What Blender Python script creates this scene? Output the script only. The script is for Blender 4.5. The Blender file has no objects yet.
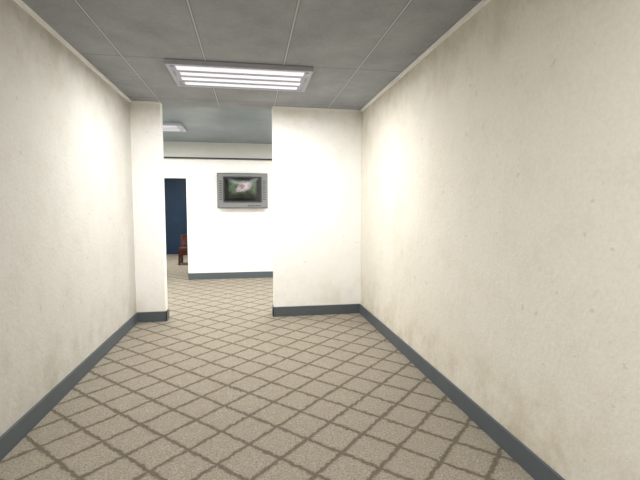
import bpy, bmesh, math
from mathutils import Vector, Matrix
S=bpy.context.scene
S.view_settings.view_transform='Standard'
S.view_settings.look='None'

# ---------- materials ----------
def srgb(r,g,b):
    f=lambda c:(c/255/12.92) if c/255<=0.04045 else ((c/255+0.055)/1.055)**2.4
    return (f(r),f(g),f(b),1)
class NT:
    def __init__(s,name,rough=.6,spec=.3,metal=0):
        s.m=bpy.data.materials.new(name); s.m.use_nodes=True
        s.t=s.m.node_tree; s.b=s.t.nodes['Principled BSDF']
        s.b.inputs['Roughness'].default_value=rough
        s.b.inputs['Specular IOR Level'].default_value=spec
        s.b.inputs['Metallic'].default_value=metal
    def n(s,k,**p):
        x=s.t.nodes.new(k)
        for a,v in p.items(): setattr(x,a,v)
        return x
    def l(s,a,b): s.t.links.new(a,b)
    def pos(s):
        return s.n('ShaderNodeNewGeometry').outputs['Position']
    def mapping(s,v,scale=(1,1,1),rot=(0,0,0),loc=(0,0,0)):
        m=s.n('ShaderNodeMapping'); s.l(v,m.inputs['Vector'])
        m.inputs['Scale'].default_value=scale; m.inputs['Rotation'].default_value=rot; m.inputs['Location'].default_value=loc
        return m.outputs[0]
    def noise(s,v,scale,detail=4,rough=.55):
        x=s.n('ShaderNodeTexNoise'); s.l(v,x.inputs['Vector'])
        x.inputs['Scale'].default_value=scale; x.inputs['Detail'].default_value=detail; x.inputs['Roughness'].default_value=rough
        return x.outputs['Fac']
    def math(s,op,a,b=None,c=None,clamp=False):
        x=s.n('ShaderNodeMath',operation=op,use_clamp=clamp)
        for i,v in enumerate((a,b,c)):
            if v is None: continue
            if isinstance(v,(int,float)): x.inputs[i].default_value=v
            else: s.l(v,x.inputs[i])
        return x.outputs[0]
    def mr(s,v,a,b,c=0,d=1):
        x=s.n('ShaderNodeMapRange'); s.l(v,x.inputs[0])
        for i,k in enumerate((a,b,c,d)): x.inputs[i+1].default_value=k
        return x.outputs[0]
    def mix(s,f,a,b,bt='MIX'):
        x=s.n('ShaderNodeMix',data_type='RGBA',blend_type=bt)
        if isinstance(f,(int,float)): x.inputs[0].default_value=f
        else: s.l(f,x.inputs[0])
        for i,v in ((6,a),(7,b)):
            if isinstance(v,tuple): x.inputs[i].default_value=v
            else: s.l(v,x.inputs[i])
        return x.outputs[2]
    def bump(s,h,st=.2,d=.01):
        x=s.n('ShaderNodeBump'); s.l(h,x.inputs['Height']); x.inputs['Strength'].default_value=st; x.inputs['Distance'].default_value=d
        s.l(x.outputs[0],s.b.inputs['Normal'])
    def col(s,c):
        if isinstance(c,tuple): s.b.inputs['Base Color'].default_value=c
        else: s.l(c,s.b.inputs['Base Color'])

def plain(name,c,rough=.5,metal=0,var=.08,scale=12,emit=None,es=0):
    k=NT(name,rough,.3,metal)
    n=k.noise(k.pos(),scale)
    dark=tuple(x*(1-var*2) for x in c[:3])+(1,)
    k.col(k.mix(n,dark,c))
    if emit:
        k.b.inputs['Emission Color'].default_value=emit; k.b.inputs['Emission Strength'].default_value=es
    return k.m

def plaster(name,base,stain,amt=.5,fm=.9):
    k=NT(name,.8,.1); p=k.pos()
    sx=k.n('ShaderNodeSeparateXYZ'); k.l(p,sx.inputs[0]); z=sx.outputs[2]
    big=k.noise(p,.9,5,.6); med=k.noise(p,3.2,8,.7); fine=k.noise(p,38,4,.65)
    streak=k.noise(k.mapping(p,(3,3,.8)),1.2,6,.65)
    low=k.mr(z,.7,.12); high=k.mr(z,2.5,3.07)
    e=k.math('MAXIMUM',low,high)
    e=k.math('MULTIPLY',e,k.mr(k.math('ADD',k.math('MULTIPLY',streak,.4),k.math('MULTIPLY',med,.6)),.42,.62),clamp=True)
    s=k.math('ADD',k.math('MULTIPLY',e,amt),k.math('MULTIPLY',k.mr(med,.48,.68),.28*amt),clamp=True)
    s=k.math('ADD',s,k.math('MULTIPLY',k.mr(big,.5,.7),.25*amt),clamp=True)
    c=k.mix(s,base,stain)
    gr=tuple(x*fm for x in base[:3])+(1,)
    c=k.mix(k.mr(fine,.35,.65,0,.6),c,k.mix(s,gr,stain))
    crack=k.mr(k.math('ABSOLUTE',k.math('SUBTRACT',k.noise(p,2.2,7,.7),.5)),.0,.006,.12,0)
    c=k.mix(crack,c,srgb(180,175,160))
    # small flecks of chipped paint
    fl=k.mr(k.noise(k.mapping(p,loc=(7,3,1)),14,2,.5),.70,.74,0,.35)
    c=k.mix(fl,c,stain)
    k.col(c); k.bump(k.math('ADD',k.math('MULTIPLY',med,2),k.math('MULTIPLY',fine,.5)),.45,.012)
    return k.m
M_wall=plaster('plaster_offwhite',srgb(232,228,217),srgb(186,173,145),.52)
M_wallL=plaster('plaster_offwhite_left_dim',srgb(210,208,202),srgb(168,159,140),.48)  # same plaster, greyer: the left wall's dimmer light is put into the colour
M_wall2=plaster('plaster_white_lit',srgb(255,254,251),srgb(212,202,174),.30,.97)  # raised base colour carries the strong light on partition and lobby walls

def carpet():
    k=NT('carpet_lattice',.95,.05); p=k.pos()
    wob=k.n('ShaderNodeTexNoise'); k.l(p,wob.inputs['Vector']); wob.inputs['Scale'].default_value=22; wob.inputs['Detail'].default_value=3
    sub=k.n('ShaderNodeVectorMath',operation='MULTIPLY_ADD'); k.l(wob.outputs['Color'],sub.inputs[0])
    sub.inputs[1].default_value=(.05,.05,0); k.l(p,sub.inputs[2])
    sx=k.n('ShaderNodeSeparateXYZ'); k.l(sub.outputs[0],sx.inputs[0]); x,y=sx.outputs[0],sx.outputs[1]
    DX,DY=.40,.40
    X=k.math('DIVIDE',x,DX); Y=k.math('DIVIDE',y,DY)
    def line(t):
        f=k.math('FRACT',t); return k.math('ABSOLUTE',k.math('SUBTRACT',f,.5))
    a=line(k.math('ADD',X,Y)); b=line(k.math('SUBTRACT',X,Y))
    m=k.math('MAXIMUM',a,b)
    ln=k.mr(m,.43,.475)
    halo=k.mr(m,.36,.45)
    fine=k.noise(p,70,4,.75); med=k.noise(p,14,5,.75); big=k.noise(p,1.2,3)
    base=k.mix(k.mr(fine,.35,.65),srgb(118,111,99),srgb(186,178,163))
    base=k.mix(k.mr(med,.35,.7,0,.55),base,srgb(134,126,112))
    base=k.mix(k.mr(big,.4,.7,0,.2),base,srgb(142,134,121))
    c=k.mix(k.math('MULTIPLY',halo,.15),base,srgb(118,109,96))
    c=k.mix(k.math('MULTIPLY',ln,.68),c,srgb(84,76,64))
    k.col(c); k.bump(k.math('SUBTRACT',k.math('MULTIPLY',fine,.6),ln),.5,.01)
    return k.m
M_carpet=carpet()

def ceil_mat(name,c0,c1,line,dk,rough,spec,ox):
    k=NT(name,rough,spec); p=k.pos()
    sx=k.n('ShaderNodeSeparateXYZ'); k.l(p,sx.inputs[0]); x,y=sx.outputs[0],sx.outputs[1]
    T=.78
    def ed(v,off,T):
        f=k.math('FRACT',k.math('DIVIDE',k.math('ADD',v,off+T*20),T)); return k.math('ABSOLUTE',k.math('SUBTRACT',f,.5))
    a=k.mr(ed(x,ox,T),.490,.494); a2=k.mr(ed(x,ox,T),.478,.486)
    b=k.mr(ed(y,-4.39+1.55/2-.775,1.55),.4935,.497)
    n1=k.noise(p,60,3,.7); n2=k.noise(p,1.6,7,.65)
    c=k.mix(k.mr(k.math('ADD',k.math('MULTIPLY',n1,.35),k.math('MULTIPLY',n2,.65)),.35,.65),c0,c1)
    c=k.mix(k.math('MULTIPLY',b,.5),c,dk)
    c=k.mix(k.math('MULTIPLY',a2,.5),c,dk)
    c=k.mix(k.math('MULTIPLY',a,.8),c,line)
    k.col(c); k.bump(n1,.15,.003)
    return k.m
M_ceil=ceil_mat('ceiling_tile_grey',srgb(144,147,151),srgb(170,173,177),srgb(208,209,210),srgb(102,105,110),.85,.1,.42)
M_ceil2=ceil_mat('ceiling_tile_bluegrey',srgb(108,121,126),srgb(132,144,148),srgb(136,147,150),srgb(100,115,120),.4,.4,.42)
M_base=plain('baseboard_vinyl',srgb(92,99,104),.5,var=.06,scale=6)
M_crown=plain('crown_trim_white',srgb(253,253,252),.5,var=.01)
M_beam=plain('beam_shaded',srgb(198,200,194),.7,var=.04,scale=3)  # grey base holds the shadow on the soffit face
M_dark=plain('soffit_shade_dark',srgb(40,42,44),.5)  # near-black colour for the painted shade under the soffit
M_metal=plain('fixture_metal',srgb(186,187,198),.5,var=.03)
M_lens=plain('fixture_lens',(.4,.4,.4,1),.5,emit=(.94,.95,1,1),es=.78)
M_lens2=plain('fixture_lens_lobby',(.4,.4,.4,1),.5,emit=(.93,.97,1,1),es=.55)
M_refl=plain('fixture_louver',srgb(182,183,200),.5,var=.03)
M_blue=plain('door_blue_paint',srgb(34,58,84),.4,var=.1,scale=3)
M_bluef=plain('door_frame_blue',srgb(24,42,62),.4)
M_steel=plain('brushed_steel',srgb(170,170,172),.3,metal=.9)
M_tvg=plain('tv_grey_plastic',srgb(125,126,126),.4,var=.04)
M_tvd=plain('tv_dark_plastic',srgb(58,60,62),.4)
M_wood=plain('chair_wood_brown',srgb(92,48,32),.45,var=.25,scale=20)
def screen():
    k=NT('tv_screen_picture',.15,.5); tc=k.n('ShaderNodeTexCoord').outputs['Object']
    sx=k.n('ShaderNodeSeparateXYZ'); k.l(tc,sx.inputs[0]); X,Z=sx.outputs[0],sx.outputs[2]
    n=k.noise(k.mapping(tc,loc=(1.3,0,2.2)),6,3,.6); n2=k.noise(k.mapping(tc,loc=(4,2,7)),9,3,.6)
    c=k.mix(k.mr(n,.35,.65),srgb(38,52,40),srgb(108,128,98))
    dx=k.math('DIVIDE',k.math('ADD',X,-.02),.20); dz=k.math('DIVIDE',k.math('ADD',k.math('ADD',Z,-.03),k.math('MULTIPLY',X,-.3)),.10)
    r=k.math('ADD',k.math('MULTIPLY',dx,dx),k.math('MULTIPLY',dz,dz)); r=k.math('ADD',r,k.mr(n2,.3,.7,-.7,.7))
    c=k.mix(k.mr(r,1.3,.5),c,k.mix(k.mr(n2,.4,.6),srgb(150,112,114),srgb(225,215,215)))
    c=k.mix(k.mr(Z,-.06,-.14,0,.8),c,srgb(24,26,26))
    edge=k.mr(k.math('MAXIMUM',k.math('MULTIPLY',k.math('ABSOLUTE',X),1/.40),k.math('MULTIPLY',k.math('ABSOLUTE',Z),1/.26)),.68,.82)
    c=k.mix(edge,c,srgb(12,12,12))
    k.col(srgb(10,10,10)); k.l(c,k.b.inputs['Emission Color']); k.b.inputs['Emission Strength'].default_value=.8
    return k.m
M_screen=screen()

# ---------- mesh helpers ----------
def mesh_obj(name,bm,mats,parent=None,loc=(0,0,0),smooth=False):
    me=bpy.data.meshes.new(name); bmesh.ops.recalc_face_normals(bm,faces=bm.faces); bm.to_mesh(me); bm.free()
    for m in (mats if isinstance(mats,(list,tuple)) else [mats]): me.materials.append(m)
    if smooth:
        for p in me.polygons: p.use_smooth=True
    o=bpy.data.objects.new(name,me); o.location=loc; S.collection.objects.link(o)
    if parent: o.parent=parent
    return o
def bbox(bm,x0,x1,y0,y1,z0,z1,bev=0,mi=0,seg=2):
    r=bmesh.ops.create_cube(bm,size=1)
    for v in r['verts']:
        v.co=Vector((x0+(v.co.x+.5)*(x1-x0),y0+(v.co.y+.5)*(y1-y0),z0+(v.co.z+.5)*(z1-z0)))
    fs=set(f for v in r['verts'] for f in v.link_faces)
    for f in fs: f.material_index=mi
    if bev:
        es=set(e for v in r['verts'] for e in v.link_edges)
        rr=bmesh.ops.bevel(bm,geom=list(es),offset=bev,segments=seg,affect='EDGES',profile=.5)
        for f in rr['faces']: f.material_index=mi
def box(name,x0,x1,y0,y1,z0,z1,mat,parent=None,bev=0):
    bm=bmesh.new(); bbox(bm,x0,x1,y0,y1,z0,z1,bev); return mesh_obj(name,bm,mat,parent)
def boxes(name,L,mat,parent=None,bev=0):
    bm=bmesh.new()
    for b in L: bbox(bm,*b,bev=bev)
    return mesh_obj(name,bm,mat,parent)
def empty(name,loc):
    e=bpy.data.objects.new(name,None); e.location=loc; e.empty_display_size=.1; S.collection.objects.link(e); return e

# ---------- room shell ----------
XL,XR,YP,H=-1.60,1.66,6.15,3.07
T=.15; YB=-3.0; OL,OR=-1.206,.333
Y2=9.75; RX0,RX1=-3.6,3.0; Y3=15.4; DX0,DX1,DH=-2.7,-1.40,2.29
box('floor',RX0-T,RX1+T,YB-T,Y3+T,-.12,0,M_carpet)
box('ceiling',XL-T,XR+T,YB-T,YP+T,H,H+.12,M_ceil)
box('ceiling.001',RX0-T,RX1+T,YP+T,Y3+T,H,H+.12,M_ceil2)
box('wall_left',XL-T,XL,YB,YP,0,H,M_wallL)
box('wall_right',XR,XR+T,YB,YP,0,H,M_wall)
box('wall_back',XL-T,XR+T,YB-T,YB,0,H,M_wall)
box('wall_partition_left',RX0,OL,YP,YP+T,0,H,M_wall2)
box('wall_partition_right',OR,RX1,YP,YP+T,0,H,M_wall2)
box('wall_lobby_left',RX0-T,RX0,YP,Y3,0,H,M_wall2)
box('wall_lobby_right',RX1,RX1+T,YP,Y3,0,H,M_wall2)
boxes('wall_lobby_far',[(RX0,DX0,Y2,Y2+T,0,H),(DX0,DX1,Y2,Y2+T,DH,H),(DX1,RX1,Y2,Y2+T,0,H)],M_wall2)
box('wall_far',RX0-T,RX1+T,Y3,Y3+T,0,H,M_wall2)
boxes('trim_soffit',[(RX0,RX1,Y2-.10,Y2,2.74,H)],M_beam)
boxes('trim_soffit_shade',[(RX0,RX1,Y2-.105,Y2,2.715,2.74)],M_dark)  # dark strip standing in for the shaded soffit underside
B=.145; b=.018
def bbrd(name,L): boxes(name,L,M_base,bev=.004)
bbrd('baseboard_left',[(XL,XL+b,YB,YP,0,B)])
bbrd('baseboard_right',[(XR-b,XR,YB,YP,0,B)])
bbrd('baseboard_back',[(XL,XR,YB,YB+b,0,B)])
bbrd('baseboard_partition_left',[(XL,OL+b,YP-b,YP,0,B),(OL,OL+b,YP-b,YP+T,0,B),(RX0,OL+b,YP+T,YP+T+b,0,B)])
bbrd('baseboard_partition_right',[(OR-b,XR,YP-b,YP,0,B),(OR-b,OR,YP-b,YP+T,0,B),(OR-b,RX1,YP+T,YP+T+b,0,B)])
bbrd('baseboard_lobby',[(DX1,RX1,Y2-b,Y2,0,B),(RX0,DX0,Y2-b,Y2,0,B)])
bbrd('baseboard_lobby_side',[(RX0,RX0+b,YP+T,Y2,0,B),(RX1-b,RX1,YP+T,Y2,0,B)])
bbrd('baseboard_far',[(-2.1,RX1,Y3-b,Y3,0,B)])
c=.028
boxes('trim_crown',[(XL,XL+c,YB,YP,H-c,H),(XR-c,XR,YB,YP,H-c,H),(XL,OL,YP-c*.6,YP,H-c,H),(OR,XR,YP-c*.6,YP,H-c,H)],M_crown)

# ---------- ceiling light fixtures (lens + lamp) ----------
def fixture(cx,cy,w,d,lens,watts):
    e=empty('ceiling_light',(cx,cy,H))
    hw,hd=w/2,d/2; bm=bmesh.new()
    f=.045; z0=-.05
    bbox(bm,-hw,hw,-hd,-hd+f,z0,0,.006); bbox(bm,-hw,hw,hd-f,hd,z0,0,.006)
    bbox(bm,-hw,-hw+f,-hd+f,hd-f,z0,0,.006); bbox(bm,hw-f,hw,-hd+f,hd-f,z0,0,.006)
    mesh_obj('frame',bm,M_metal,e)
    bm=bmesh.new(); bbox(bm,-hw+f,hw-f,-hd+f,hd-f,-.012,-.002)
    n=4; gap=(d-2*f)/n; bw=.06
    for i in range(1,n):
        y=-hd+f+gap*i; bbox(bm,-hw+f,hw-f,y-bw/2,y+bw/2,z0+.001,-.012,.004)
    for sx in (-1,1):
        for i in range(n):
            y=-hd+f+gap*(i+.5); x=sx*(hw-f-.02-.012*(i%2)); bbox(bm,x-.025,x+.025,y-gap/2+bw/2,y+gap/2-bw/2,z0+.001,-.012)
    mesh_obj('louver',bm,M_refl,e)
    for i in range(n):
        y=-hd+f+gap*(i+.5); hg=gap/2-bw/2
        box('lens_%d'%(i+1),-hw+f+.03,hw-f-.03,y-hg,y+hg,z0+.004,-.013,lens,e)
    ld=bpy.data.lights.new('lamp','AREA'); ld.shape='RECTANGLE'; ld.size=w-.15; ld.size_y=d-.12
    ld.energy=watts; ld.color=(1,.985,.96)
    lo=bpy.data.objects.new('lamp',ld); S.collection.objects.link(lo); lo.parent=e; lo.location=(0,0,-.056)
fixture(-.07,4.78,1.48,.77,M_lens,90)
fixture(-.07,.15,1.48,.77,M_lens,84)  # added fixture behind the camera, out of view, to light the near corridor
fixture(-1.88,7.85,1.48,.60,M_lens2,95)
fixture(1.3,7.85,1.48,.60,M_lens2,95)
fixture(-1.9,12.6,1.48,.77,M_lens2,115)

# ---------- television ----------
tv=empty('wall_television',(-.16,Y2-.0,2.01))
bm=bmesh.new(); bbox(bm,-.555,.555,-.15,-.07,-.39,.39,.03,0,3); bbox(bm,-.46,.46,-.08,-.03,-.31,.31,.02)
bbox(bm,-.2,.2,-.04,0,-.15,.15)
mesh_obj('housing',bm,M_tvg,tv)
bm=bmesh.new()
def ring(bm,w,h,t,y0,y1,bev=.006,zc=0):
    bbox(bm,-w,w,y0,y1,zc+h-t,zc+h,bev); bbox(bm,-w,w,y0,y1,zc-h,zc-h+t,bev)
    bbox(bm,-w,-w+t,y0,y1,zc-h+t,zc+h-t,bev); bbox(bm,w-t,w,y0,y1,zc-h+t,zc+h-t,bev)
ring(bm,.425,.285,.03,-.175,-.145,zc=.03)
ring(bm,.56,.395,.014,-.13,-.10)
mesh_obj('bezel',bm,M_tvd,tv)
bm=bmesh.new(); nx,nz=16,12; g=[]
for i in range(nx+1):
    for j in range(nz+1):
        u=i/nx*2-1;v=j/nz*2-1; g.append(bm.verts.new((u*.40,-.152-.014*(1-u*u)*(1-v*v),v*.26)))
for i in range(nx):
    for j in range(nz):
        q=i*(nz+1)+j; bm.faces.new((g[q],g[q+1],g[q+nz+2],g[q+nz+1]))
mesh_obj('screen',bm,M_screen,tv,loc=(0,0,.03),smooth=True)
bm=bmesh.new()
for i in range(5): bbox(bm,.12+i*.06,.155+i*.06,-.158,-.148,-.345,-.325,.003)
for s in (-1,1):
    for i in range(9): bbox(bm,s*.485-.03,s*.485+.03,-.156,-.148,-.2+i*.05,-.185+i*.05)
mesh_obj('buttons_and_grilles',bm,M_tvd,tv)

# ---------- blue door ----------
d=empty('door_1',(-2.68,Y3,0))
boxes('door_frame',[(-.53,-.47,-.05,0,0,2.75),(.47,.53,-.05,0,0,2.75),(-.53,.53,-.05,0,2.69,2.75)],M_bluef,d,.005)
bm=bmesh.new(); bbox(bm,-.468,.468,-.03,0,.005,2.688,.004)
bbox(bm,-.36,.36,-.04,-.028,1.45,2.5,.008); bbox(bm,-.36,.36,-.04,-.028,.2,1.25,.008)
mesh_obj('leaf',bm,M_blue,d)
bm=bmesh.new(); bbox(bm,-.43,-.39,-.04,-.028,1.0,1.2,.004); bbox(bm,-.42,-.30,-.08,-.06,1.1,1.125,.006); bbox(bm,-.42,-.40,-.08,-.03,1.1,1.125,.004)
mesh_obj('handle',bm,M_steel,d)

# ---------- wooden chair ----------
ch=empty('wooden_chair',(-1.79,12.55,0))
bm=bmesh.new()
def leg(bm,p0,p1,w0,w1):
    a=[];
    for p,w in ((p0,w0),(p1,w1)):
        for sx,sy in((-1,-1),(1,-1),(1,1),(-1,1)): a.append(bm.verts.new((p[0]+sx*w,p[1]+sy*w,p[2])))
    bm.faces.new(a[:4]); bm.faces.new(a[4:])
    for i in range(4): bm.faces.new((a[i],a[(i+1)%4],a[4+(i+1)%4],a[4+i]))
for s in(-1,1):
    leg(bm,(s*.22,-.22,0),(s*.20,-.20,.44),.026,.034)
    leg(bm,(s*.22,.25,0),(s*.20,.20,.44),.026,.034)
    leg(bm,(s*.20,.20,.44),(s*.21,.27,.84),.034,.028)
    bbox(bm,s*.205-.014,s*.205+.014,-.2,.22,.18,.23)
bbox(bm,-.2,.2,-.212,-.188,.28,.33); bbox(bm,-.2,.2,.2,.225,.28,.33)
bbox(bm,-.2,.2,-.22,-.195,.36,.44); 
mesh_obj('legs',bm,M_wood,ch)
bm=bmesh.new(); bbox(bm,-.235,.235,-.24,.22,.44,.49,.012); mesh_obj('seat',bm,M_wood,ch)
bm=bmesh.new(); bbox(bm,-.205,.205,.235,.27,.68,.84,.01); bbox(bm,-.2,.2,.2,.225,.52,.56,.006)
for i in range(5): leg(bm,(-.14+i*.07,.212,.55),(-.14+i*.07,.25,.75),.024,.024)
mesh_obj('backrest',bm,M_wood,ch)

# ---------- world + camera ----------
w=bpy.data.worlds.new('World'); S.world=w; w.use_nodes=True
w.node_tree.nodes['Background'].inputs[0].default_value=(.5,.5,.52,1); w.node_tree.nodes['Background'].inputs[1].default_value=.3
cd=bpy.data.cameras.new('camera'); cam=bpy.data.objects.new('camera',cd); S.collection.objects.link(cam)
cd.sensor_width=36; cd.lens=417/640*36; cd.clip_start=.05
cam.location=(0,0,1.6); cam.rotation_euler=(math.radians(90-4.25),0,math.radians(-9.5))
S.camera=cam
